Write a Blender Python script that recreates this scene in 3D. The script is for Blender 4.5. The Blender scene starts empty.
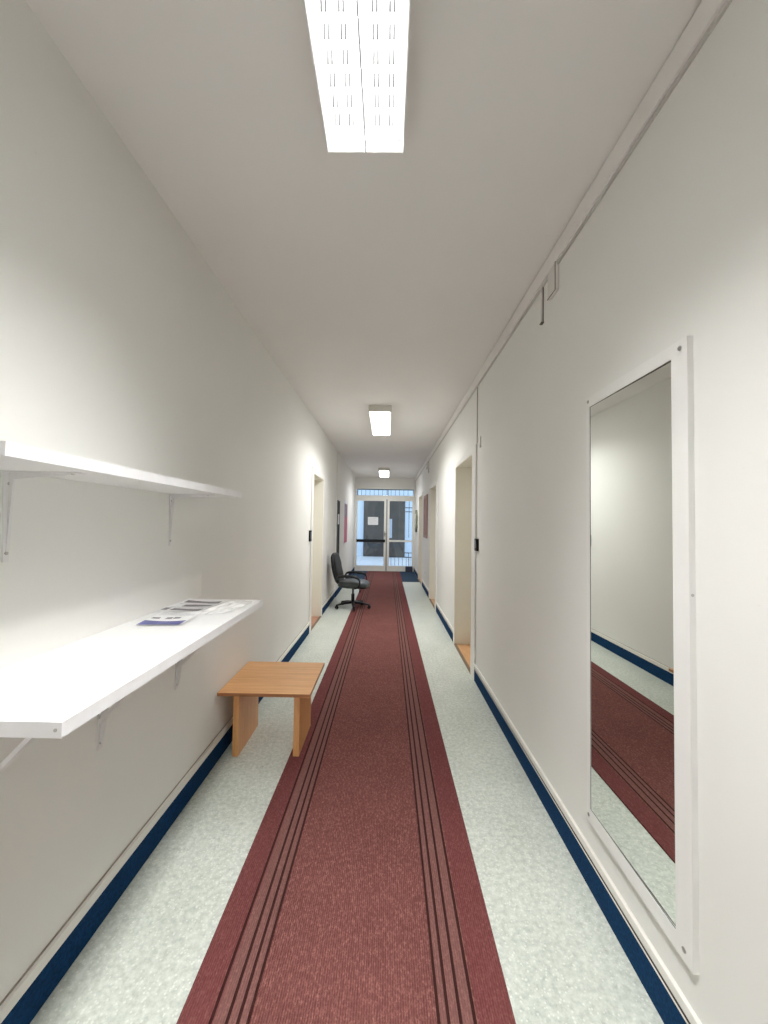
import bpy, bmesh, math, random
from math import radians as R, sin, cos, pi
from mathutils import Vector, Matrix, noise
random.seed(7)
sc = bpy.context.scene
COL = sc.collection

# ------------------------------------------------------------------ dimensions (metres)
XL, XR = -0.985, 0.815      # wall faces
H = 2.78                    # ceiling
YB, YE = -6.2, 11.45        # corridor ends
T = 0.30                    # wall thickness

# ------------------------------------------------------------------ materials
MATS = {}
def new_mat(name):
    m = bpy.data.materials.new(name); m.use_nodes = True
    nt = m.node_tree; b = nt.nodes['Principled BSDF']
    return m, nt, b
def N(nt, t, **kw):
    n = nt.nodes.new(t)
    for k, v in kw.items():
        if k == 'op': n.operation = v
        else: n.inputs[k].default_value = v
    return n
def coords(nt, scale=(1, 1, 1)):
    tc = nt.nodes.new('ShaderNodeTexCoord'); mp = nt.nodes.new('ShaderNodeMapping')
    mp.inputs['Scale'].default_value = scale
    nt.links.new(tc.outputs['Object'], mp.inputs['Vector'])
    return mp.outputs['Vector']
def ramp(nt, fac, stops):
    r = nt.nodes.new('ShaderNodeValToRGB')
    while len(r.color_ramp.elements) < len(stops): r.color_ramp.elements.new(0.5)
    for e, (p, c) in zip(r.color_ramp.elements, stops):
        e.position = p; e.color = (*c, 1) if len(c) == 3 else c
    nt.links.new(fac, r.inputs['Fac']); return r.outputs['Color']
def mix(nt, fac, a, b, mode='MIX'):
    m = nt.nodes.new('ShaderNodeMix'); m.data_type = 'RGBA'; m.blend_type = mode
    for i, v in ((0, fac), (6, a), (7, b)):
        if isinstance(v, (int, float)): m.inputs[i].default_value = v
        elif isinstance(v, tuple): m.inputs[i].default_value = (*v, 1)
        else: nt.links.new(v, m.inputs[i])
    return m.outputs[2]
def math_(nt, op, a, b=None, c=None):
    n = nt.nodes.new('ShaderNodeMath'); n.operation = op
    for i, v in enumerate((a, b, c)):
        if v is None: continue
        if isinstance(v, (int, float)): n.inputs[i].default_value = v
        else: nt.links.new(v, n.inputs[i])
    return n.outputs[0]
def sepxyz(nt, vec):
    s = nt.nodes.new('ShaderNodeSeparateXYZ'); nt.links.new(vec, s.inputs[0]); return s.outputs
def noise_tex(nt, vec, scale, detail=4, rough=.5):
    n = nt.nodes.new('ShaderNodeTexNoise'); n.inputs['Scale'].default_value = scale
    n.inputs['Detail'].default_value = detail; n.inputs['Roughness'].default_value = rough
    nt.links.new(vec, n.inputs['Vector']); return n.outputs['Fac']
def bump(nt, b, h, strength, dist=.002):
    n = nt.nodes.new('ShaderNodeBump'); n.inputs['Strength'].default_value = strength
    n.inputs['Distance'].default_value = dist
    nt.links.new(h, n.inputs['Height']); nt.links.new(n.outputs[0], b.inputs['Normal'])
def plain(name, col, rough=.5, metal=0, var=.04, scale=8, bmp=0, emit=None, es=0, spec=None):
    if name in MATS: return MATS[name]
    m, nt, b = new_mat(name); v = coords(nt)
    f = noise_tex(nt, v, scale)
    lo = tuple(max(0, c * (1 - var)) for c in col); hi = tuple(min(1, c * (1 + var)) for c in col)
    nt.links.new(ramp(nt, f, [(.3, lo), (.7, hi)]), b.inputs['Base Color'])
    b.inputs['Roughness'].default_value = rough; b.inputs['Metallic'].default_value = metal
    if spec is not None: b.inputs['Specular IOR Level'].default_value = spec
    if bmp: bump(nt, b, noise_tex(nt, v, 60), bmp)
    if emit: b.inputs['Emission Color'].default_value = (*emit, 1); b.inputs['Emission Strength'].default_value = es
    MATS[name] = m; return m

def wall_mat(name, col, band=False):
    m, nt, b = new_mat(name); v = coords(nt)
    f = noise_tex(nt, v, 1.3, 3)
    c = ramp(nt, f, [(.3, tuple(x * .975 for x in col)), (.7, tuple(min(1, x * 1.015) for x in col))])
    # scuffs and filled plug holes
    sp = noise_tex(nt, coords(nt, (1, 3, 5)), 9, 2)
    c = mix(nt, math_(nt, 'MULTIPLY', math_(nt, 'GREATER_THAN', sp, .76), .10), c, (.45, .42, .38))
    if band:   # touched-up paint above the desk-height shelf
        s = sepxyz(nt, v)
        wob = noise_tex(nt, v, 6, 3)
        z = math_(nt, 'ADD', s[2], math_(nt, 'MULTIPLY', math_(nt, 'SUBTRACT', wob, .5), .05))
        lowr = math_(nt, 'GREATER_THAN', z, 1.0)
        upr = nt.nodes.new('ShaderNodeMapRange'); upr.inputs[1].default_value = 1.10; upr.inputs[2].default_value = 1.135
        upr.inputs[3].default_value = 1; upr.inputs[4].default_value = 0
        nt.links.new(z, upr.inputs[0])
        yy = math_(nt, 'LESS_THAN', s[1], 2.05)
        k = math_(nt, 'MULTIPLY', math_(nt, 'MULTIPLY', lowr, upr.outputs[0]), yy)
        c = mix(nt, math_(nt, 'MULTIPLY', k, .6), c, (.93, .92, .88))
    nt.links.new(c, b.inputs['Base Color']); b.inputs['Roughness'].default_value = .62
    b.inputs['Specular IOR Level'].default_value = .25
    bump(nt, b, noise_tex(nt, v, 90, 3), .12, .001)
    return m
WALL_L = wall_mat('paint_left', (.80, .797, .765), True)
WALL = wall_mat('paint_wall', (.80, .797, .765))
CEIL = wall_mat('paint_ceiling', (.86, .845, .83))

def lino():
    m, nt, b = new_mat('linoleum'); v = coords(nt)
    n1 = noise_tex(nt, v, 48, 6, .7); n2 = noise_tex(nt, coords(nt, (1, .6, 1)), 5, 4, .6)
    c = ramp(nt, n1, [(.30, (.28, .32, .28)), (.48, (.50, .545, .485)), (.66, (.72, .755, .69))])
    c = mix(nt, .35, c, ramp(nt, n2, [(.3, (.40, .44, .39)), (.7, (.66, .70, .635))]))
    s = sepxyz(nt, v)
    vo = nt.nodes.new('ShaderNodeTexVoronoi'); vo.inputs['Scale'].default_value = 75
    nt.links.new(v, vo.inputs['Vector'])
    c = mix(nt, math_(nt, 'MULTIPLY', math_(nt, 'LESS_THAN', vo.outputs['Distance'], .25), .5), c, (.80, .83, .76))
    # welded seams across the corridor
    fr = math_(nt, 'FRACT', math_(nt, 'DIVIDE', math_(nt, 'SUBTRACT', s[1], 4.40), 1.31))
    seam = math_(nt, 'LESS_THAN', fr, .008)
    c = mix(nt, math_(nt, 'MULTIPLY', seam, .10), c, (.30, .34, .30))
    nt.links.new(c, b.inputs['Base Color'])
    rg = nt.nodes.new('ShaderNodeMapRange'); rg.inputs[3].default_value = .28; rg.inputs[4].default_value = .5
    nt.links.new(n2, rg.inputs[0]); nt.links.new(rg.outputs[0], b.inputs['Roughness'])
    b.inputs['Specular IOR Level'].default_value = .35
    bump(nt, b, n2, .08, .004)
    return m
LINO = lino()

STRIPES = (-.472, -.427, -.396, -.368, .164, .192, .226, .266)
def carpet():
    m, nt, b = new_mat('runner_pile'); v = coords(nt); s = sepxyz(nt, v)
    n1 = noise_tex(nt, coords(nt, (2.2, 1, 1)), 70, 3, .85); n2 = noise_tex(nt, v, 3.2, 4, .6)
    c = ramp(nt, n1, [(.25, (.030, .007, .006)), (.5, (.122, .034, .031)), (.75, (.42, .185, .16))])
    c = mix(nt, .35, c, ramp(nt, n2, [(.3, (.09, .025, .023)), (.7, (.16, .052, .047))]))
    rib = math_(nt, 'SINE', math_(nt, 'MULTIPLY', s[0], 2 * pi / .0075))
    c = mix(nt, .22, c, ramp(nt, math_(nt, 'MULTIPLY_ADD', rib, .5, .5), [(0, (.07, .02, .018)), (1, (.28, .13, .11))]))
    band = None
    for cx in (-.420, .215):
        t = math_(nt, 'COMPARE', s[0], cx, .056); band = t if band is None else math_(nt, 'ADD', band, t)
    c = mix(nt, math_(nt, 'MULTIPLY', band, .45), c, (.17, .085, .075))
    # darker, redder borders
    bor = math_(nt, 'GREATER_THAN', math_(nt, 'ABSOLUTE', math_(nt, 'ADD', s[0], .0925)), .37)
    c = mix(nt, math_(nt, 'MULTIPLY', bor, .45), c, (.115, .022, .027))
    st = None
    for x in STRIPES:
        t = math_(nt, 'COMPARE', s[0], x, .0048); st = t if st is None else math_(nt, 'ADD', st, t)
    c = mix(nt, math_(nt, 'MULTIPLY', st, .95), c, (.022, .006, .005))
    nt.links.new(c, b.inputs['Base Color']); b.inputs['Roughness'].default_value = .95
    b.inputs['Specular IOR Level'].default_value = .1
    bump(nt, b, math_(nt, 'ADD', n1, math_(nt, 'MULTIPLY', rib, .25)), .6, .003)
    return m
CARPET = carpet()

def wood(name, a, bb, dark, scale=(1, 14, 14)):
    m, nt, b = new_mat(name); v = coords(nt, scale)
    n1 = noise_tex(nt, v, 3, 5, .6); n2 = noise_tex(nt, coords(nt, (scale[0] * 3, scale[1] * 6, scale[2] * 6)), 4, 2)
    c = ramp(nt, n1, [(.3, a), (.7, bb)])
    c = mix(nt, math_(nt, 'MULTIPLY', math_(nt, 'GREATER_THAN', n2, .62), .18), c, dark)
    nt.links.new(c, b.inputs['Base Color']); b.inputs['Roughness'].default_value = .38
    return m
BEECH = wood('beech_veneer', (.66, .305, .105), (.86, .45, .175), (.36, .15, .05))
BEECH_V = wood('beech_veneer_upright', (.64, .29, .10), (.82, .41, .155), (.33, .14, .05), (14, 14, 1))
BEECH_E = plain('beech_edge', (.36, .13, .045), .45)
PARQ = wood('parquet', (.50, .25, .10), (.66, .36, .17), (.28, .12, .05), (6, 1.5, 1))
PARQ_R = wood('parquet_red', (.36, .15, .09), (.46, .21, .13), (.2, .08, .05), (6, 1.5, 1))

WHITE = plain('white_laminate', (.76, .76, .75), .35, var=.01)
WHITE_EDGE = plain('white_edge_band', (.83, .83, .845), .45, var=.03, scale=20)
BRACKET = plain('white_bracket_steel', (.74, .73, .73), .4, var=.03)
CASING = plain('door_casing_white', (.82, .81, .77), .4, var=.01)
CREAM = plain('door_cream', (.80, .775, .68), .42, var=.02, scale=3)
TRUNK = plain('trunking_white', (.82, .80, .78), .5, var=.02)
BLUE = plain('skirting_blue_pile', (.003, .028, .085), .92, var=.35, scale=120, bmp=.3, spec=.1)
BLUEMAT = plain('blue_mat_pile', (.022, .042, .075), .95, var=.3, scale=90, bmp=.3, spec=.1)
CAP = plain('skirting_cap_white', (.78, .76, .71), .5, var=.02)
GAP = plain('dark_gap', (.03, .02, .015), .8)
MFRAME = plain('mirror_frame_white', (.82, .82, .80), .35, var=.01)
STEEL = plain('screw_steel', (.45, .44, .42), .3, 1, var=.05)
BLACK = plain('black_plastic', (.006, .006, .008), .5, spec=.2)
LEATHER = plain('black_leather', (.0045, .006, .0075), .42, var=.25, scale=14, bmp=.15, spec=.30)
LEATHER_S = plain('seat_leather', (.014, .021, .022), .36, var=.3, scale=14, bmp=.15, spec=.5)  # lighter leather than the backrest
ALU = plain('door_aluminium', (.83, .82, .76), .4, .0, var=.02)
GRILLE = plain('grille_dark_steel', (.02, .03, .055), .5, .3)
MIRROR, _nt, _b = new_mat('mirror_silver')
_b.inputs['Base Color'].default_value = (.80, .83, .79, 1); _b.inputs['Metallic'].default_value = 1; _b.inputs['Roughness'].default_value = .01
GLASS, nt, b = new_mat('pane_glass')
out = nt.nodes['Material Output']; tr = nt.nodes.new('ShaderNodeBsdfTransparent'); gl = nt.nodes.new('ShaderNodeBsdfGlossy')
tr.inputs[0].default_value = (.93, .96, .97, 1); gl.inputs['Roughness'].default_value = .01
fr = nt.nodes.new('ShaderNodeFresnel'); fr.inputs[0].default_value = 1.5; ms = nt.nodes.new('ShaderNodeMixShader')
nt.links.new(fr.outputs[0], ms.inputs[0]); nt.links.new(tr.outputs[0], ms.inputs[1]); nt.links.new(gl.outputs[0], ms.inputs[2])
nt.links.new(ms.outputs[0], out.inputs[0]); nt.nodes.remove(b)
LAMPWHITE = plain('fitting_white', (.80, .80, .78), .4, var=.01)
BLADE = plain('louvre_glow', (.30, .30, .295), .4, var=0, emit=(1, 1, .98), es=.75)  # own glow stands in for tube light on blades, plates and reflectors
SLIT = plain('louvre_slit', (.03, .03, .03), .6, emit=(1, 1, 1), es=.13, spec=0)
DIFF = plain('prismatic_diffuser', (.95, .95, .93), .4, var=0, emit=(1, .99, .96), es=6)

# ------------------------------------------------------------------ mesh helpers
def BM(): return bmesh.new()
def box(bm, x0, x1, y0, y1, z0, z1, mi=0):
    vs = [bm.verts.new(p) for p in ((x0,y0,z0),(x1,y0,z0),(x1,y1,z0),(x0,y1,z0),(x0,y0,z1),(x1,y0,z1),(x1,y1,z1),(x0,y1,z1))]
    fs = []
    for q in ((0,3,2,1),(4,5,6,7),(0,1,5,4),(1,2,6,5),(2,3,7,6),(3,0,4,7)):
        f = bm.faces.new([vs[i] for i in q]); f.material_index = mi; fs.append(f)
    return vs
def prism(bm, pts, d, mi=0):
    """closed polygon pts (Vectors) extruded by vector d"""
    a = [bm.verts.new(p) for p in pts]; b = [bm.verts.new(Vector(p) + Vector(d)) for p in pts]
    n = len(a); f = [bm.faces.new(a), bm.faces.new(b[::-1])]
    for i in range(n): f.append(bm.faces.new((a[(i+1) % n], a[i], b[i], b[(i+1) % n])))
    for q in f: q.material_index = mi
def tube(bm, pts, r, n=10, cap=True):
    rings = []; pts = [Vector(p) for p in pts]
    up = Vector((0, 0, 1))
    for i, p in enumerate(pts):
        d = (pts[min(i+1, len(pts)-1)] - pts[max(i-1, 0)]).normalized()
        ref = up if abs(d.z) < .9 else Vector((0, 1, 0))
        a = d.cross(ref).normalized(); c = d.cross(a)
        rr = r[i] if isinstance(r, (list, tuple)) else r
        rings.append([bm.verts.new(p + a * rr * cos(t) + c * rr * sin(t)) for t in [2*pi*k/n for k in range(n)]])
    for u, w in zip(rings, rings[1:]):
        for k in range(n): bm.faces.new((u[k], u[(k+1) % n], w[(k+1) % n], w[k]))
    if cap: bm.faces.new(rings[0][::-1]); bm.faces.new(rings[-1])
def obj(name, bm, mats, parent=None, smooth=False, bevel=0, seg=2, subsurf=0, loc=None):
    me = bpy.data.meshes.new(name)
    bmesh.ops.recalc_face_normals(bm, faces=bm.faces); bm.to_mesh(me); bm.free()
    for m in (mats if isinstance(mats, (list, tuple)) else [mats]): me.materials.append(m)
    o = bpy.data.objects.new(name, me); COL.objects.link(o)
    if smooth:
        for p in me.polygons: p.use_smooth = True
    if bevel:
        md = o.modifiers.new('bevel', 'BEVEL'); md.width = bevel; md.segments = seg; md.limit_method = 'ANGLE'
    if subsurf:
        md = o.modifiers.new('sub', 'SUBSURF'); md.levels = md.render_levels = subsurf
    if loc: o.location = loc
    if parent: o.parent = parent
    return o
def tag(o, label, cat, group=None):
    o['label'] = label; o['category'] = cat
    if group: o['group'] = group
    return o
def thing(name, label, cat, loc=(0, 0, 0), rz=0, group=None):
    o = bpy.data.objects.new(name, None); COL.objects.link(o); o.location = loc; o.rotation_euler.z = rz
    o.empty_display_size = .1
    return tag(o, label, cat, group)
def struct(name, bm, m, label=None, cat=None, **k):
    o = obj(name, bm, m, **k); o['kind'] = 'structure'
    if label: o['label'] = label; o['category'] = cat
    return o
def struct_empty(name, label, cat, loc):
    o = thing(name, label, cat, loc); o['kind'] = 'structure'; return o

# ------------------------------------------------------------------ room shell
bm = BM(); box(bm, -1.8, 1.8, YB-.3, YE+.12, -.12, 0); struct('floor', bm, LINO, 'pale grey green marbled linoleum floor of the corridor', 'floor')
bm = BM(); box(bm, XL-T, XR+T, YB-.3, YE+.12, H, H+.15); struct('ceiling', bm, CEIL, 'plain greyish white ceiling of the corridor', 'ceiling')
def wall_side(bm, x0, x1, y0, y1, openings):
    y = y0
    for (a, c, zt) in openings:
        box(bm, x0, x1, y, a, 0, H); box(bm, x0, x1, a, c, zt, H); y = c
    box(bm, x0, x1, y, y1, 0, H)
DR = [(3.67, 4.58, 2.09), (6.42, 7.30, 2.08), (8.98, 9.90, 2.10)]
DL = [(5.02, 5.80, 2.06)]
bm = BM(); wall_side(bm, XR, XR+T, YB-.3, YE+.12, DR)
struct('wall_right', bm, WALL, 'long white painted corridor wall on the mirror side', 'wall')
bm = BM(); wall_side(bm, XL-T, XL, YB-.3, 7.33, DL)
box(bm, XL-T, XL+.012, 7.33, YE+.12, 0, H)
struct('wall_left', bm, WALL_L, 'long white painted corridor wall on the shelf side', 'wall')
bm = BM(); box(bm, XL, XR, YB-.3, YB, 0, H); struct('wall_back', bm, WALL, 'white end wall behind the viewer', 'wall')
bm = BM(); box(bm, XL+.012, XR, YE, YE+.12, 2.49, H)
struct('wall_end', bm, WALL, 'white lintel wall above the glazed end door', 'wall')

# skirting: blue carpet strip, thin gap line, white cap
def skirting(name, side, label, openings, y0, y1):
    x = XR if side > 0 else XL; s = -side
    segs = []; y = y0
    for a, c, _ in openings: segs.append((y, a-(.14 if side > 0 else .10))); y = c+.065
    segs.append((y, y1))
    e = struct_empty(name, label, 'skirting', (0, 0, 0))
    def strip(nm, m, d, z0, z1, bevel=0):
        bm = BM()
        lo, hi = sorted((x, x + s*d))
        for a, c in segs: box(bm, lo, hi, a, c, z0, z1)
        o = obj(nm, bm, m, e, bevel=bevel); o['kind'] = 'structure'
    strip('carpet_strip', BLUE, .013, 0, .108)
    if side > 0:
        strip('lip', CAP, .0150, .108, .114); strip('gap_line', GAP, .0140, .114, .1195); strip('cap_strip', CAP, .0125, .1195, .148, .002)
    else:
        strip('cap_strip', CAP, .0155, .108, .142, .002); strip('gap_line', plain('gap_soft', (.30, .27, .22), .8), .004, .142, .1455)
skirting('baseboard_right', 1, 'dark blue skirting strip with white cap below the mirror', DR, YB, YE)
skirting('baseboard_left', -1, 'dark blue skirting strip with white cap below the shelves', DL, YB, 7.33)
bm = BM(); box(bm, XL+.012, XL+.025, 7.33, YE, 0, .108); struct('baseboard_left_far', bm, BLUE, 'dark blue skirting strip beyond the office chair', 'skirting')

# ------------------------------------------------------------------ side doors
def side_door(name, label, side, y0, y1, zt, cw, parq, cn=None):
    cn = cn or cw
    x = XR if side > 0 else XL; s = side
    e = struct_empty(name, label, 'door', (x, (y0+y1)/2, 0))
    hw = (y1-y0)/2
    def bx(bm, a, c, y0, y1, z0, z1):
        lo, hi = sorted((s*a, s*c)); box(bm, lo, hi, y0, y1, z0, z1)
    def P(n, bm, m, par=e, **k):
        o = obj(n, bm, m, par, **k); o['kind'] = 'structure'; return o
    bm = BM()
    bx(bm, -.014, .0, -hw-cn, -hw, 0, zt+cw); bx(bm, -.014, .0, hw, hw+cw, 0, zt+cw); bx(bm, -.014, 0, -hw, hw, zt, zt+cw)
    P('casing', bm, CASING, bevel=.003)
    bm = BM(); j = .012
    bx(bm, -.014, .20, -hw, -hw+j, 0, zt); bx(bm, -.014, .20, hw-j, hw, 0, zt); bx(bm, -.014, .20, -hw+j, hw-j, zt-j, zt)
    bx(bm, .20, .24, -hw, -hw+.03, 0, zt); bx(bm, .20, .24, hw-.03, hw, 0, zt); bx(bm, .20, .24, -hw+.03, hw-.03, zt-.03, zt)
    P('jamb', bm, CREAM, bevel=.002)
    bm = BM(); bx(bm, .241, .285, -hw, hw, .006, zt)
    # raised panel mouldings on the leaf face
    for z0, z1 in ((.25, .95), (1.10, zt-.2)):
        bx(bm, .236, .241, -hw+.14, hw-.14, z0, z1)
    leaf = P('leaf', bm, CREAM, bevel=.003)
    bm = BM(); tube(bm, [(s*.241, -hw+.09, 1.05), (s*.195, -hw+.09, 1.05), (s*.19, -hw+.2, 1.05)], .009)
    P('door_handle', bm, STEEL, leaf, smooth=True)
    bm = BM(); bx(bm, 0, .29, -hw, hw, -.004, .004)
    P('threshold', bm, parq)
    bm = BM(); bx(bm, -.016, .012, -hw, hw, 0.001, .010); P('threshold_strip', bm, plain('threshold_dark', (.16, .10, .06), .5))
    return e
side_door('door_1', 'cream panelled doorway beside the mirror, nearest on the right wall', 1, *DR[0], .06, PARQ, .14)
side_door('door_2', 'cream doorway in the middle of the right wall, nearer than the red picture', 1, *DR[1], .06, PARQ, .14)
side_door('door_3', 'narrow-looking cream doorway on the right wall beyond the red picture', 1, *DR[2], .06, PARQ)
side_door('door_4', 'cream doorway on the left wall between shelves and office chair', -1, *DL[0], .065, PARQ_R, .10)

# ------------------------------------------------------------------ rugs
bm = BM(); box(bm, XL+.035, XR-.017, 9.39, YE-.02, 0, .004)
tag(obj('floor_mat', bm, BLUEMAT), 'dark blue mat on the floor before the glazed end door', 'mat')
bm = BM(); box(bm, -.565, .380, YB+.15, YE-.06, .004, .0085); box(bm, -.565, .380, YB+.15, 9.385, 0, .004)
tag(obj('carpet_runner', bm, CARPET), 'long dark red carpet runner with dark edge stripes down the corridor', 'carpet')

# ------------------------------------------------------------------ shelves
def bracket_tri(y, zt, hgt, reach, parent, brace=True, w=.026):
    """steel angle bracket, wall at XL, top at zt"""
    t = .004
    bm = BM()
    if brace:
        box(bm, XL, XL+t, y-w/2, y+w/2, zt-hgt, zt)                       # wall arm
        box(bm, XL+t, XL+reach, y-w/2, y+w/2, zt-t, zt)                   # shelf arm
        a = (XL+t, zt-hgt*.72); b = (XL+reach*.86, zt-t)
        prism(bm, [Vector((a[0], y-w/2, a[1])), Vector((b[0], y-w/2, b[1])), Vector((b[0]+.012, y-w/2, b[1])), Vector((a[0], y-w/2, a[1]-.018))], (0, w, 0))
        prism(bm, [Vector((XL+t, y-.002, zt-hgt*.62)), Vector((XL+t, y-.002, zt-hgt+.02)), Vector((XL+.012, y-.002, zt-hgt+.02)), Vector((XL+.03, y-.002, zt-hgt*.62))], (0, .004, 0))
    else:
        # tapering pressed arms
        prism(bm, [Vector((XL, y-w/2, zt)), Vector((XL, y+w/2, zt)), Vector((XL, y+w*.22, zt-hgt)), Vector((XL, y-w*.22, zt-hgt))], (t, 0, 0))
        prism(bm, [Vector((XL+t, y-w/2, zt)), Vector((XL+reach, y-w*.22, zt)), Vector((XL+reach, y+w*.22, zt)), Vector((XL+t, y+w/2, zt))], (0, 0, -t))
        prism(bm, [Vector((XL+t, y-.0015, zt-t)), Vector((XL+reach*.97, y-.0015, zt-t)), Vector((XL+.016, y-.0015, zt-.02)), Vector((XL+t, y-.0015, zt-hgt*.97))], (0, .003, 0))
    o = obj('bracket', bm, BRACKET, parent)
    return o
def bracket_screws(o, y, spots):
    for (dx, z, horiz) in spots:
        bm = BM()
        if horiz: tube(bm, [(XL+.004, y+dx, z), (XL+.0065, y+dx, z)], .0045, 10)
        else: tube(bm, [(XL+dx, y, z), (XL+dx, y, z-.0025)], .0045, 10)
        obj('screw', bm, STEEL, o)

def shelf_board(parent, x1, y0, y1, z0, z1, screws):
    bm = BM(); box(bm, XL+.001, x1-.0015, y0+.0015, y1-.0015, z0, z1)
    bd = obj('board', bm, WHITE, parent, bevel=.0012)
    bm = BM(); box(bm, x1-.0015, x1, y0, y1, z0, z1); box(bm, XL+.001, x1-.0015, y0, y0+.0015, z0, z1); box(bm, XL+.001, x1-.0015, y1-.0015, y1, z0, z1)
    obj('edge_band', bm, WHITE_EDGE, bd)
    for x in screws:
        bm = BM(); tube(bm, [(x, y0, (z0+z1)/2), (x, y0-.001, (z0+z1)/2)], .0035, 10); obj('screw', bm, STEEL, bd)
up = thing('wall_shelf', 'narrower upper white wall shelf, empty, on thin tapered brackets', 'shelf')
shelf_board(up, -.745, .738, 1.955, 1.522, 1.551, ())
for y in (.985, 1.735):
    o = bracket_tri(y, 1.5219, .235, .20, up, False, .034 if y < 1 else .024)
    bracket_screws(o, y, ((0, 1.49, 1), (0, 1.31, 1), (.17, 1.5175, 0)))
lo = thing('wall_shelf', 'deeper lower white wall shelf carrying leaflets, on triangular brackets', 'shelf')
shelf_board(lo, -.613, .738, 1.920, .984, 1.014, (-.625, -.755, -.86))
for y in (.86, 1.345, 1.83):
    o = bracket_tri(y, .9839, .375, .30, lo, True, .024)
    bracket_screws(o, y, ((0, .63, 1), (0, .80, 1)))

# leaflets
PAPER = plain('leaflet_paper', (.84, .84, .84), .45, var=.02)
INKB = plain('leaflet_blue_ink', (.055, .06, .24), .4, var=.3, scale=40)
INKG = plain('leaflet_grey_ink', (.12, .11, .13), .4, var=.5, scale=60)
INKL = plain('leaflet_light_ink', (.42, .42, .45), .4, var=.4, scale=150)
def sheet(name, label, cat, cx, cy, w, l, rz, z, patches, curl=.003, group=None):
    e = thing(name, label, cat, (cx, cy, z), rz, group)
    bm = BM(); nx, ny = 8, 12
    def zz(u, v): return .0012 + curl*(abs(v)**3)*(1 if v > 0 else .4) + curl*.6*abs(u)**3 + .0012*sin(5*v+3*u)
    def surf(u, v, off): return Vector((u*w/2, v*l/2, zz(u, v)+off))
    def patch(bm, u0, u1, v0, v1, off):
        g = [[bm.verts.new(surf(u0+(u1-u0)*i/nx, v0+(v1-v0)*j/ny, off)) for j in range(ny+1)] for i in range(nx+1)]
        for i in range(nx):
            for j in range(ny): bm.faces.new((g[i][j], g[i+1][j], g[i+1][j+1], g[i][j+1]))
    patch(bm, -1, 1, -1, 1, 0)
    o = obj('page', bm, PAPER, e, smooth=True)
    for m, rects in patches:
        nm = {INKB.name: 'blue_print', INKG.name: 'picture_print', INKL.name: 'text_print'}[m.name]
        for r_ in rects:
            bm = BM(); patch(bm, *r_, .0008); obj(nm, bm, m, e)
    return e
text = [(-.85+.0, -.1, -.62+.07*k, -.59+.07*k) for k in range(4)]
sheet('leaflet', 'leaflet with a wide blue band along its near edge, on the lower shelf', 'leaflet', -.846, 1.515, .165, .200, R(4), 1.0142,
      [(INKB, [(-.94, .92, -.96, -.34)]), (INKG, [(-.92, -.55, .02, .22), (-.25, .05, -.02, .2), (.12, .42, -.02, .2)]), (INKL, [(-.85, .8, .52, .56), (-.85, .8, .66, .70), (-.85, .5, .80, .84)])], .004, 'printed leaflets on the lower shelf')
sheet('leaflet', 'leaflet with several dark picture bars, behind the blue-banded leaflet', 'leaflet', -.873, 1.745, .185, .240, R(-4), 1.0158,
      [(INKG, [(-.50, .92, -.86, -.52), (-.92, -.64, -.86, -.52), (-.5, .92, -.14, .16), (-.85, .98, .44, .76)]), (INKL, [(-.9, .9, -.45, -.41), (-.9, .9, -.32, -.28), (-.9, .9, .24, .28)])], .005, 'printed leaflets on the lower shelf')
# crumpled clear sleeve
bm = BM(); n = 26; g = []
for i in range(n+1):
    row = []
    for j in range(n+1):
        u, v = i/n*2-1, j/n*2-1
        r = .5 + .5*min(1, max(abs(u), abs(v)))
        x = u*.070 * (1-.18*abs(v)**3) + .012*noise.noise(Vector((v*2, u, 3))); y = v*.155*(1-.22*abs(u)**3) + .012*noise.noise(Vector((u*2, v, 9)))
        z = .0015 + .014*abs(noise.noise(Vector((u*1.8, v*2.4, 1.7)))) + .001*abs(noise.noise(Vector((u*6, v*6, 5))))
        z *= (1-.75*max(abs(u), abs(v))**4)
        row.append(bm.verts.new((x, y, z)))
    g.append(row)
for i in range(n):
    for j in range(n): bm.faces.new((g[i][j], g[i+1][j], g[i+1][j+1], g[i][j+1]))
SLV, nt, b = new_mat('crumpled_sleeve'); b.inputs['Base Color'].default_value = (.88, .88, .87, 1); b.inputs['Roughness'].default_value = .2
bump(nt, b, noise_tex(nt, coords(nt), 22, 2), .10, .002)
o = obj('crumpled_sheet', bm, SLV, smooth=True, loc=(-.722, 1.745, 1.0145)); o.rotation_euler.z = R(-10)
tag(o, 'crumpled blank white sheet lying beside the leaflets on the lower shelf', 'paper')

# ------------------------------------------------------------------ low beech table
tb = thing('side_table', 'low square beech-veneer table with two panel legs, standing by the left wall', 'table', (-.709, 2.535, 0))
bm = BM(); box(bm, -.272, .271, -.262, .254, .380, .400); obj('tabletop', bm, BEECH, tb, bevel=.002)
bm = BM(); box(bm, .271, .2725, -.2635, .254, .381, .399); box(bm, -.272, .271, -.2635, -.262, .381, .399); obj('edge_band', bm, [BEECH_E], tb)
for x0, x1 in ((-.198, -.162), (.165, .201)):
    bm = BM(); box(bm, x0, x1, -.205, .150, .0005 if x0 < 0 else .0086, .380); obj('leg', bm, BEECH_V, tb, bevel=.0015)
bm = BM(); box(bm, -.162, .165, -.02, .0, .335, .3799); obj('stretcher', bm, BEECH_V, tb)

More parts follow.
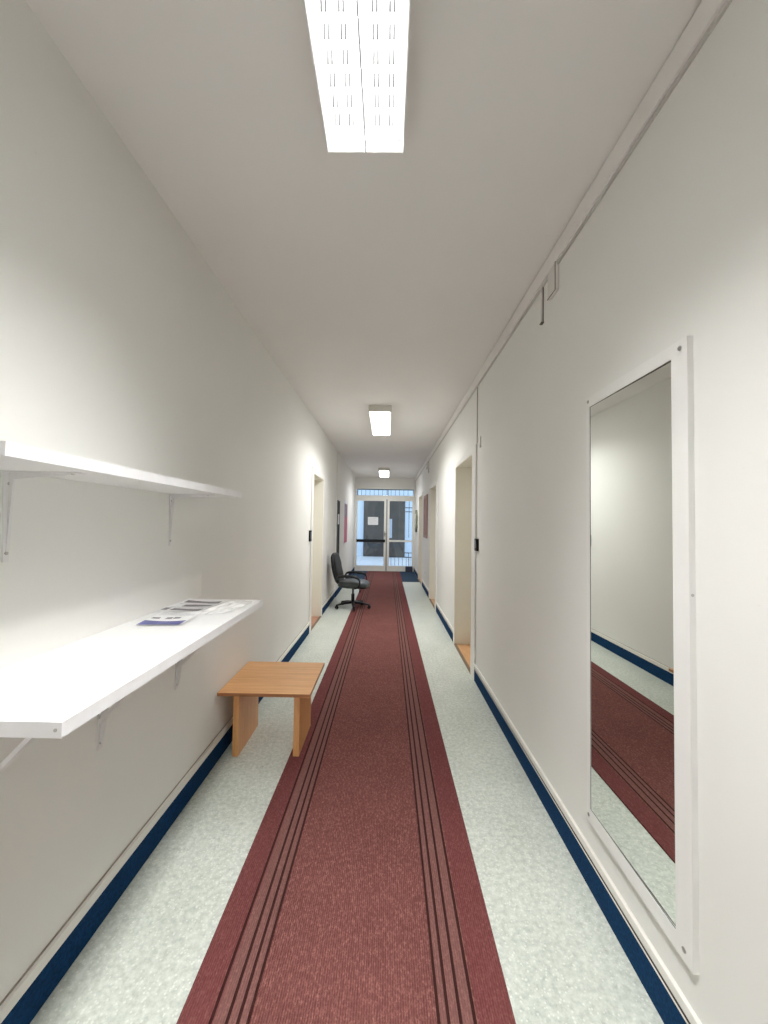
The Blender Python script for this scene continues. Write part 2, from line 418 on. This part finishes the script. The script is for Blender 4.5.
# ------------------------------------------------------------------ mirror
mr = thing('wall_mirror', 'tall rectangular mirror in a flat white frame screwed to the wall', 'mirror', (XR, 1.29, 1.084))
y0, y1, z0, z1 = -.262, .262, -.824, .835
gy0, gy1, gz0, gz1 = -.203, .240, -.775, .795
bm = BM(); xf = -.0165
def fr_ring(bm, a, c, o_, i_):
    (ay0, ay1, az0, az1), (iy0, iy1, iz0, iz1) = o_, i_
    O = [(ay0, az0), (ay1, az0), (ay1, az1), (ay0, az1)]; I = [(iy0, iz0), (iy1, iz0), (iy1, iz1), (iy0, iz1)]
    for k in range(4):
        p, q, r_, s_ = O[k], O[(k+1) % 4], I[(k+1) % 4], I[k]
        prism(bm, [Vector((a, *p)), Vector((a, *q)), Vector((a, *r_)), Vector((a, *s_))], (c-a, 0, 0))
fr_ring(bm, -.0, xf, (y0, y1, z0, z1), (gy0, gy1, gz0, gz1))
bmesh.ops.remove_doubles(bm, verts=bm.verts, dist=1e-5)
obj('frame', bm, MFRAME, mr)
bm = BM(); box(bm, -.0125, -.004, gy0-.001, gy1+.001, gz0-.001, gz1+.001)
obj('mirror_glass', bm, [MIRROR], mr).rotation_euler.z = .006
bm = BM(); w = .0025
for (a, c, d, e_) in ((gy0, gy0+w, gz0, gz1), (gy1-w, gy1, gz0, gz1), (gy0, gy1, gz0, gz0+w), (gy0, gy1, gz1-w, gz1)):
    box(bm, -.0145, -.0135, a, c, d, e_)
obj('glass_edge', bm, plain('mirror_edge_dark', (.10, .10, .09), .4), mr)
for yy, zz in ((-.236, .812), (.250, .818), (-.232, -.795), (.250, -.80)):
    bm = BM(); tube(bm, [(xf, yy, zz), (xf-.002, yy, zz), (xf-.0035, yy, zz)], [.0068, .0068, .003], 14); obj('screw', bm, STEEL, mr, smooth=False)
bm = BM(); tube(bm, [(-.009, y0, .14), (-.009, y0-.0012, .14)], .004, 10); obj('screw', bm, STEEL, mr)

# ------------------------------------------------------------------ trunking and small wall fittings
bm = BM(); box(bm, XR-.017, XR-.0005, YB+.01, YE-.01, H-.092, H-.006)
o = obj('cable_trunking', bm, TRUNK, bevel=.002)
bm = BM(); box(bm, XR-.009, XR-.0005, YB+.01, YE-.01, H-.105, H-.0925); obj('shade_strip', bm, plain('shade_strip_grey', (.56, .55, .52), .6), o)  # grey strip stands in for the shade under the trunking
tag(o, 'long white cable trunking along the top of the right wall', 'trunking')
bm = BM(); box(bm, XR-.006, XR, 3.515, 3.530, 2.152, H-.106)
tag(obj('cable_drop', bm, plain('cable_grey', (.30, .29, .26), .6)), 'thin vertical cable drop from trunking to the nearest right doorway', 'cable')
def jbox(y, label, s=1.0):
    e = thing('junction_box', label, 'box', (XR, y, 2.62), 0, None)
    bm = BM(); box(bm, -.018, 0, -.045*s, .045*s, -.07, .067); obj('box_body', bm, TRUNK, e, bevel=.003)
    bm = BM(); box(bm, -.0195, -.018, -.041*s, .041*s, -.066, .063); l = obj('lid', bm, plain('box_lid', (.66, .65, .61), .5), e)
    bm = BM(); box(bm, -.0205, -.0175, -.0465*s, -.0445*s, -.072, .067); box(bm, -.0205, -.0175, -.0445*s, .045*s, -.0725, -.0705)
    obj('lid_gap', bm, plain('box_gap', (.05, .05, .04), .7), e)
jbox(1.885, 'small square white junction box under the trunking above the mirror')
jbox(7.95, 'tiny white junction box under the trunking, far down beyond the middle doorway', 1.2)
def rod(y, z0, z1, label):
    bm = BM(); tube(bm, [(XR-.008, y, z1), (XR-.008, y, z0)], .006, 10)
    o = obj('conduit_pipe', bm, TRUNK, smooth=True); tag(o, label, 'pipe')
    bm = BM(); box(bm, XR-.015, XR, y-.012, y+.012, z0-.006, z0); box(bm, XR-.006, XR-.0005, y-.0085, y-.007, z0, z1)
    obj('clip', bm, plain('clip_grey', (.16, .14, .12), .6), o)
rod(2.03, 2.485, 2.688, 'short vertical white conduit stub beside the near junction box')
rod(7.70, 2.45, 2.688, 'short vertical white conduit stub beside the far junction box')
def ctrl(x, s, y, z0, z1, w, label):
    e = thing('control_box', label, 'control', (x, y, (z0+z1)/2)); h = (z1-z0)/2
    bm = BM(); lo_, hi_ = sorted((0, -s*.024)); box(bm, lo_, hi_, -w/2, w/2, -h, h); obj('housing', bm, BLACK, e, bevel=.004)
    bm = BM(); lo_, hi_ = sorted((-s*.024, -s*.026)); box(bm, lo_, hi_, -w/2+.008, w/2-.008, -h*.5, h*.7)
    obj('cover', bm, plain('control_cover_grey', (.10, .10, .10), .3), e)
ctrl(XR, 1, 3.475, 1.170, 1.280, .075, 'small black box on the right wall beside the nearest right doorway')
ctrl(XL, -1, 4.86, 1.165, 1.305, .08, 'small black box on the left wall before the left doorway')
bm = BM(); box(bm, XR-.010, XR, 3.38, 3.42, 2.09, 2.19)
tag(obj('blank_plate', bm, plain('plate_paint', (.68, .67, .63), .5), bevel=.003), 'small upright wall plate high beside the nearest right doorway', 'plate')
e = thing('wall_socket', 'small white socket low on the right wall under the red picture', 'socket', (XR, 8.18, .385))
bm = BM(); box(bm, -.010, 0, -.042, .042, -.042, .042); obj('plate', bm, WHITE, e, bevel=.003)
bm = BM(); tube(bm, [(-.010, 0, 0), (-.0105, 0, 0)], .026, 16); obj('socket_hole', bm, plain('socket_grey', (.22, .22, .22), .5), e)

# pictures on the right wall
def framed(name, label, cat, x, s, y, z, w, h, fm, mats, frame=.03):
    e = thing(name, label, cat, (x, y, z))
    def bx(bm, a, c, *r_):
        lo_, hi_ = sorted((-s*a, -s*c)); box(bm, lo_, hi_, *r_)
    bm = BM(); f = frame
    bx(bm, 0, .02, -w/2, w/2, -h/2, -h/2+f); bx(bm, 0, .02, -w/2, w/2, h/2-f, h/2); bx(bm, 0, .02, -w/2, -w/2+f, -h/2+f, h/2-f); bx(bm, 0, .02, w/2-f, w/2, -h/2+f, h/2-f)
    obj('frame', bm, fm, e)
    bm = BM(); bx(bm, 0, .010, -w/2+f, w/2-f, -h/2+f, h/2-f); obj('print', bm, mats, e)
    return e
REDP = plain('print_red_brown', (.30, .095, .06), .5, var=.5, scale=7)
framed('framed_picture', 'tall red-brown framed picture on the right wall between two far doorways', 'picture', XR, 1, 8.18, 1.57, .72, .90, plain('frame_brown', (.34, .17, .10), .5), REDP, .06)
# far right picture: octagonal wreath-like plaque
e = thing('wall_plaque', 'greenish eight-sided plaque on the right wall nearest the end door', 'plaque', (XR, 10.70, 1.49))
bm = BM(); prism(bm, [Vector((0, .34*cos(t), .33*sin(t))) for t in [pi/8+k*pi/4 for k in range(8)]], (-.045, 0, 0)); obj('plaque_board', bm, plain('plaque_green', (.16, .18, .12), .6, var=.6, scale=9), e)
bm = BM(); prism(bm, [Vector((-.045, .22*cos(t), .22*sin(t))) for t in [pi/8+k*pi/4 for k in range(8)]], (-.008, 0, 0)); obj('plaque_centre', bm, plain('plaque_pale', (.55, .55, .45), .6, var=.4, scale=12), e)

# left wall: dark notice board and red poster
def fr4(bm, a, c, y0, y1, z0, z1, w):
    O = [(y0, z0), (y1, z0), (y1, z1), (y0, z1)]; I = [(y0+w, z0+w), (y1-w, z0+w), (y1-w, z1-w), (y0+w, z1-w)]
    vs = [[bm.verts.new((x, *p)) for p in L] for x in (a, c) for L in (O, I)]
    o0, i0, o1, i1 = vs
    for k in range(4):
        n = (k+1) % 4
        for q in ((o0[k], o0[n], i0[n], i0[k]), (o1[k], i1[k], i1[n], o1[n]), (o0[k], o1[k], o1[n], o0[n]), (i0[k], i0[n], i1[n], i1[k])): bm.faces.new(q)
xl = XL+.012
e = thing('notice_board', 'tall narrow dark notice board on the left wall behind the office chair', 'board', (xl, 7.55, 1.26))
bm = BM(); box(bm, 0, .010, -.15, .15, -.57, .57); obj('board_panel', bm, plain('notice_dark', (.018, .02, .024), .7, var=.3, scale=5, spec=.1), e, bevel=.003)
bm = BM(); fr4(bm, .0, .016, -.165, .165, -.585, .585, .015)
obj('board_frame', bm, plain('notice_frame', (.10, .11, .12), .6, spec=.2), e)
bm = BM(); box(bm, xl+.0105, xl+.0115, 7.46, 7.66, 1.38, 1.58)
tag(obj('paper_notice', bm, PAPER), 'small white paper pinned on the dark notice board, left wall', 'paper')
e = thing('poster', 'narrow-looking red poster with pale top on the left wall near the end door', 'poster', (xl+.0008, 8.90, 1.43))
bm = BM(); box(bm, 0, .006, -.40, .40, -.50, .50); obj('backing', bm, plain('poster_border', (.78, .76, .78), .5), e)
bm = BM(); box(bm, .006, .008, -.30, .30, -.47, .12); obj('red_field', bm, plain('poster_red', (.46, .025, .06), .45, var=.25, scale=5), e)
bm = BM(); box(bm, .006, .008, -.30, .30, .12, .42); obj('dark_field', bm, plain('poster_mauve', (.22, .10, .13), .45, var=.4, scale=7), e)

# ------------------------------------------------------------------ ceiling lights
ZB = 2.70
NEARW = 54
def light_body(e, L, W):
    t = .004
    bm = BM(); hw, hl = W/2, L/2
    box(bm, -hw, hw, -hl, hl, H-.006-ZB, H-ZB)
    box(bm, -hw, -hw+t, -hl, hl, 0, H-.006-ZB); box(bm, hw-t, hw, -hl, hl, 0, H-.006-ZB)
    box(bm, -hw+t, hw-t, -hl, -hl+t, 0, H-.006-ZB); box(bm, -hw+t, hw-t, hl-t, hl, 0, H-.006-ZB)
    return obj('housing', bm, LAMPWHITE, e)
def area(name, e, w, l, power, spread, z, col=(1, .985, .955)):
    ld = bpy.data.lights.new(name, 'AREA'); ld.shape = 'RECTANGLE'; ld.size = w; ld.size_y = l; ld.energy = power; ld.spread = R(spread); ld.color = col
    o = bpy.data.objects.new(name, ld); COL.objects.link(o); o.parent = e; o.location = (0, 0, z); return o
XC = -.095
L1, W1 = 1.20, .27
e = thing('ceiling_light', 'nearest ceiling light, twin-tube fitting with slatted white louvre', 'light', (XC, 1.312-L1/2, ZB), 0, None)
light_body(e, L1, W1)
# louvre: centre spine, end plates, cross blades
bm = BM(); box(bm, -.0022, .0022, -L1/2+.004, L1/2-.004, -.002, .045); obj('centre_spine', bm, plain('spine_grey', (.12, .12, .12), .6, emit=(1, 1, 1), es=.16, spec=0), e)

for sx in (-1, 1):
    for sy in (-1, 1):
        bm = BM(); x0, x1 = sorted((sx*.003, sx*.130)); a, c = sorted((sy*(L1/2-.046), sy*(L1/2-.005)))
        box(bm, x0, x1, a, c, .000, .004); pl = obj('end_plate', bm, BLADE, e)
    bm = BM()
    arc = [(sx*.068+.034*cos(t), L1/2-.047-.010*sin(t), .001) for t in [pi*k/10 for k in range(11)]]
    tube(bm, [(sx*.010, L1/2-.047, .001)] + arc[::-1] + [(sx*.124, L1/2-.047, .001)] if sx > 0 else [(sx*.124, L1/2-.047, .001)] + arc[::-1] + [(sx*.010, L1/2-.047, .001)], .0012, 6)
    obj('reflector_shade_arc', bm, SLIT, e)  # dark tube draws the shadow arc at the reflector end
    bm = BM()
    prism(bm, [Vector((sx*.131, -L1/2+.005, .0)), Vector((sx*.126, -L1/2+.005, .0)), Vector((sx*.112, -L1/2+.005, .05)), Vector((sx*.131, -L1/2+.005, .05))], (0, L1-.01, 0))
    obj('reflector', bm, BLADE, e)
k = 0; y = L1/2-.083
while y > -L1/2+.04:
    bl = BM()
    for sx in (-1, 1):
        x0, x1 = sorted((sx*.0025, sx*.126))
        prism(bl, [Vector((x0, y, 0)), Vector((x0, y+.015, .050)), Vector((x0, y-.015, .050))], (x1-x0, 0, 0))
    o = obj('louvre_blade', bl, BLADE, e)
    sb = BM()
    for cx in (-.088, -.043, .043, .088):
        for d in (-.0056, .0056):
            pts_ = []
            for z_, o_ in ((.008, .0006), (.040, .0006), (.040, .0001), (.008, .0001)):
                pts_.append(Vector((cx+d-.0028, y-z_*.3-o_, z_)))
            prism(sb, pts_, (.0056, 0, 0))
    obj('slit_markings', sb, SLIT, o)
    y -= .0565; k += 1
for sx in (-1, 1):
    bm = BM(); tube(bm, [(sx*.065, -L1/2+.02, .0695), (sx*.065, L1/2-.02, .0695)], .004, 12)
    obj('tube', bm, plain('tube_glow', (1, 1, 1), .3, var=0, emit=(1, 1, .98), es=4), e, smooth=True)
area('near_lamp', e, .25, 1.15, NEARW, 110, .064, (1, .995, .98))

def box_light(y0, y1, label, power):
    L = y1-y0
    e = thing('ceiling_light', label, 'light', (XC-.012, (y0+y1)/2, ZB))
    bm = BM(); hw, hl = .135, L/2
    box(bm, -hw, hw, -hl, hl, .004, H-ZB); obj('housing', bm, plain('fitting_grey_white', (.70, .69, .63), .5, var=.01), e, bevel=.004)
    bm = BM(); box(bm, -.118, .118, -hl+.012, hl-.012, -.006, .004); obj('diffuser', bm, DIFF, e, bevel=.006)
    area('box_lamp', e, .23, L-.04, power, 150, -.010, (1, .99, .975))
box_light(4.44, 5.60, 'middle ceiling light, box fitting with glowing white diffuser', 19)
box_light(-3.9, -2.74, 'box ceiling light behind the viewer, out of the photograph', 17)
box_light(9.42, 10.62, 'farthest ceiling light, small glowing box fitting before the end door', 11)

# ------------------------------------------------------------------ office chair
ch = thing('office_chair', 'black high-back leather office chair on castors against the left wall', 'chair', (-.555, 6.40, .0), R(-8))
def pad(sx, sy, sz, f=None, nx=7, ny=7, nz=4, e=4.0):
    """rounded cushion: superellipsoid-like box, deformed by f"""
    bm = BM(); bmesh.ops.create_cube(bm, size=2)
    bmesh.ops.subdivide_edges(bm, edges=bm.edges[:], cuts=5, use_grid_fill=True)
    for v in bm.verts:
        p = v.co.copy(); l = (abs(p.x)**e+abs(p.y)**e+abs(p.z)**e)**(1/e)
        p = p/l
        v.co = Vector((p.x*sx/2, p.y*sy/2, p.z*sz/2))
        if f: v.co = f(v.co)
    return bm
# chair local frame: +x is the way it faces
def fs(p):
    p.z += -.03*max(0, (p.x/.25))**3 - .012*(1-(p.y/.25)**2)*(1 if p.z > 0 else 0)
    return p + Vector((.015, 0, .412))
obj('seat', pad(.50, .50, .125, fs), LEATHER_S, ch, smooth=True, subsurf=1)
def fb(p):
    t = (p.z+.26)/.52      # 0 bottom .. 1 top
    w = 1-.10*t-.06*(1-t)
    p.y *= w; x = p.x*(1+.10*sin(t*pi))
    x += -.02*sin(t*pi) - .085*t - .03*t*t
    if p.x > 0: x += -.012*(1-(p.y/.25)**2) + .006*cos(t*pi*6)
    return Vector((x-.205, p.y, .650+p.z*1.0))
obj('backrest', pad(.095, .47, .52, fb), LEATHER, ch, smooth=True, subsurf=1)
for s in (-1, 1):
    bm = BM(); yy = s*.275
    pts = [(-.20, yy*.86, .50), (-.185, yy, .540), (-.15, yy, .556), (-.02, yy, .560), (.10, yy, .555), (.15, yy, .53), (.175, yy, .48), (.17, yy, .42), (.12, yy*.9, .37), (.04, yy*.7, .355)]
    tube(bm, pts, [.016, .019, .024, .026, .026, .024, .020, .018, .017, .016], 12)
    obj('armrest', bm, LEATHER, ch, smooth=True, subsurf=1)
bm = BM(); box(bm, -.10, .10, -.09, .09, .335, .366); obj('tilt_plate', bm, BLACK, ch, bevel=.005)
bm = BM(); tube(bm, [(0, 0, .335), (0, 0, .24), (0, 0, .239), (0, 0, .10)], [.016, .016, .028, .028], 16); obj('gas_column', bm, BLACK, ch, smooth=False)
bm = BM(); tube(bm, [(.10, -.06, .345), (.14, -.14, .335), (.155, -.17, .30)], [.007, .007, .013], 10); obj('tilt_lever', bm, BLACK, ch, smooth=True)
for k in range(5):
    a = R(16+72*k+ -90); c_, s_ = cos(a), sin(a)
    bm = BM()
    def q(r_, w, z0, z1): return [Vector((r_*c_-w*s_, r_*s_+w*c_, z0)), Vector((r_*c_+w*s_, r_*s_-w*c_, z0)), Vector((r_*c_+w*s_, r_*s_-w*c_, z1)), Vector((r_*c_-w*s_, r_*s_+w*c_, z1))]
    A, B, C = q(.0, .024, .085, .125), q(.15, .022, .078, .110), q(.29, .017, .060, .080)
    rings = [[bm.verts.new(p) for p in z] for z in (A, B, C)]
    for u, w in zip(rings, rings[1:]):
        for i in range(4): bm.faces.new((u[i], u[(i+1) % 4], w[(i+1) % 4], w[i]))
    bm.faces.new(rings[0]); bm.faces.new(rings[-1][::-1])
    leg = obj('base_arm', bm, BLACK, ch, bevel=.004)
    bm = BM(); wx, wy = .277*c_, .277*s_; d = Vector((-s_, c_, 0)); rz = .027
    zf = .0092 + rz
    for o_ in (-.018, .006):
        tube(bm, [Vector((wx, wy, zf))+d*o_, Vector((wx, wy, zf))+d*(o_+.013)], rz, 16)
    tube(bm, [(wx, wy, zf), (wx, wy, .066)], .009, 8)
    obj('caster', bm, BLACK, leg)

# ------------------------------------------------------------------ end door (glazed aluminium)
gd = struct_empty('door_5', 'glazed double door in pale aluminium frame with barred transom at the corridor end', 'door', (0, YE, 0))
def G(name, m, rects, y0, y1, par=gd, bevel=0):
    bm = BM()
    for (a, c, z0, z1) in rects: box(bm, a, c, y0, y1, z0, z1)
    o = obj(name, bm, m, par, bevel=bevel); o['kind'] = 'structure'; return o
xa, xb = XL+.012, XR
G('outer_frame', ALU, [(xa, -.93, 0, 2.49), (.765, xb, 0, 2.49), (-.93, .765, 2.44, 2.49), (-.93, .765, 2.135, 2.245)], .0, .08)
ll = G('left_leaf', ALU, [(-.93, -.905, .16, 2.135), (-.105, -.045, .16, 2.135), (-.905, -.105, 2.085, 2.135), (-.93, -.045, .008, .16)], .01, .06)
rl = G('right_leaf', ALU, [(-.005, .055, .16, 2.135), (.735, .765, .16, 2.135), (.055, .735, 2.085, 2.135), (-.005, .765, .008, .16), (.055, .735, .872, .925)], .01, .06)
G('meeting_stile', plain('stile_grey', (.30, .31, .32), .4, .3), [(-.045, -.005, .008, 2.135)], .02, .06)
G('push_bar', BLACK, [(-.915, -.062, .852, .938)], -.014, .01, ll)
G('door_handle', STEEL, [(-.092, -.072, 1.04, 1.18), (-.10, -.04, 1.10, 1.125)], -.03, .01, ll)
G('left_pane', GLASS, [(-.905, -.105, .16, 2.085)], .032, .038, ll)
G('right_pane', GLASS, [(.055, .735, .925, 2.085), (.055, .735, .16, .872)], .032, .038, rl)
G('transom_pane', GLASS, [(-.93, .765, 2.245, 2.44)], .032, .038)
bm = BM(); box(bm, -.585, -.280, YE+.027, YE+.0295, 1.368, 1.60)
o = tag(obj('paper_notice', bm, plain('notice_paper', (.80, .83, .86), .5)), 'white paper sheet taped on the left pane of the end door', 'paper')
bm = BM()
for k in range(5): box(bm, -.55, -.33-.05*(k % 2), YE+.0266, YE+.027, 1.555-k*.035, 1.562-k*.035)
obj('faint_text_lines', bm, plain('notice_text', (.45, .48, .52), .5), o)
# small dark box at the foot of the right leaf
bm = BM(); box(bm, .545, .745, YE-.13, YE-.015, .0045, .165)
tag(obj('dark_crate', bm, plain('crate_dark', (.03, .035, .06), .6, var=.4, scale=20), bevel=.004), 'small dark box on the floor at the right foot of the end door', 'box')
# security grille just outside
gr = thing('security_grille', 'dark steel security grille behind the end door glass', 'grille', (0, YE+.20, 0))
def bars(rects, name, r=.009):
    bm = BM()
    for (a, c, z0, z1) in rects: box(bm, a, c, -.008, .008, z0, z1)
    return obj(name, bm, GRILLE, gr)
bars([(-.93, .79, 2.425, 2.455), (-.93, .79, 2.245, 2.262), (-.93, -.905, 2.245, 2.455), (.76, .79, 0.02, 2.455), (-.01, .015, 2.245, 2.455)], 'grille_frame')
bars([(x-.006, x+.006, 2.25, 2.44) for x in [-.80+.128*k for k in range(12)]], 'transom_bars')
bars([(.53, .76, 1.885, 1.912), (.53, .76, 1.765, 1.79), (.64, .655, 1.0, 2.245)], 'side_bars')
bars([(.04, .76, .395, .420), (.52, .76, .525, .55), (.64, .655, .15, .55)] + [(x-.005, x+.005, .15, .41) for x in [.12+.115*k for k in range(6)]], 'lower_bars')

# yard beyond the end door
CONC = plain('yard_paving', (.66, .70, .76), .7, var=.06, scale=3)
PALE = plain('yard_render', (.62, .74, .88), .8, var=.04, scale=2)
bm = BM(); box(bm, -4, 4, YE+.12, 17.1, -.14, -.02); struct('ground', bm, CONC, 'pale paving of the yard beyond the end door', 'ground')
bm = BM(); box(bm, -4, 4, 16.8, 17.0, -.02, 3.6); struct('wall_yard', bm, PALE, 'pale blue-white wall across the yard', 'wall')
e = struct_empty('door_6', 'dark grey ribbed double door across the yard, seen through the end door', 'door', (-.14, 16.8, 0))
bm = BM(); box(bm, -.90, .90, -.05, 0, -.02, 2.42)
for k in range(18): box(bm, -.89+.10*k, -.83+.10*k, -.062, -.05, .05, 2.38)
o = obj('leaf', bm, plain('yard_door_grey', (.060, .055, .050), .8, var=.35, scale=3), e); o['kind'] = 'structure'
bm = BM(); box(bm, -.90, .90, -.075, -.062, .44, .52); box(bm, .03, .05, -.075, -.062, .0, 2.4); o = obj('shadow_bar_and_upright', bm, plain('yard_shadow_dark', (.03, .035, .045), .5), e); o['kind'] = 'structure'  # horizontal bar paints in the dark railing shadow on the door
bm = BM(); box(bm, .12, .34, -.07, -.062, .80, 1.62); o = obj('pale_reflection', bm, plain('reflection_pale_blue', (.42, .47, .58), .5), e); o['kind'] = 'structure'  # pale panel stands in for a bright reflection in the right pane

# ------------------------------------------------------------------ daylight in the yard
w = bpy.data.worlds.new('sky'); sc.world = w; w.use_nodes = True
bg = w.node_tree.nodes['Background']; bg.inputs[0].default_value = (.68, .83, 1.0, 1); bg.inputs[1].default_value = 1.0

# ------------------------------------------------------------------ camera
cd = bpy.data.cameras.new('camera'); cam = bpy.data.objects.new('camera', cd); COL.objects.link(cam); sc.camera = cam
cd.sensor_fit = 'HORIZONTAL'; cd.sensor_width = 36; cd.lens = 385/768*36; cd.clip_start = .02
yaw, pitch, roll = 0.0095474, 0.0310206, 0.0148353
cam.matrix_world = Matrix.Translation((0, 0, 1.40)) @ Matrix.Rotation(yaw, 4, 'Z') @ Matrix.Rotation(pi/2+pitch, 4, 'X') @ Matrix.Rotation(roll, 4, 'Z')

sc.view_settings.view_transform = 'Standard'; sc.view_settings.look = 'None'
sc.view_settings.exposure = 0.68; sc.view_settings.gamma = 1.12
sc.cycles.use_denoising = True
sc.cycles.max_bounces = 10; sc.cycles.diffuse_bounces = 6
sc.cycles.caustics_reflective = False; sc.cycles.caustics_refractive = False
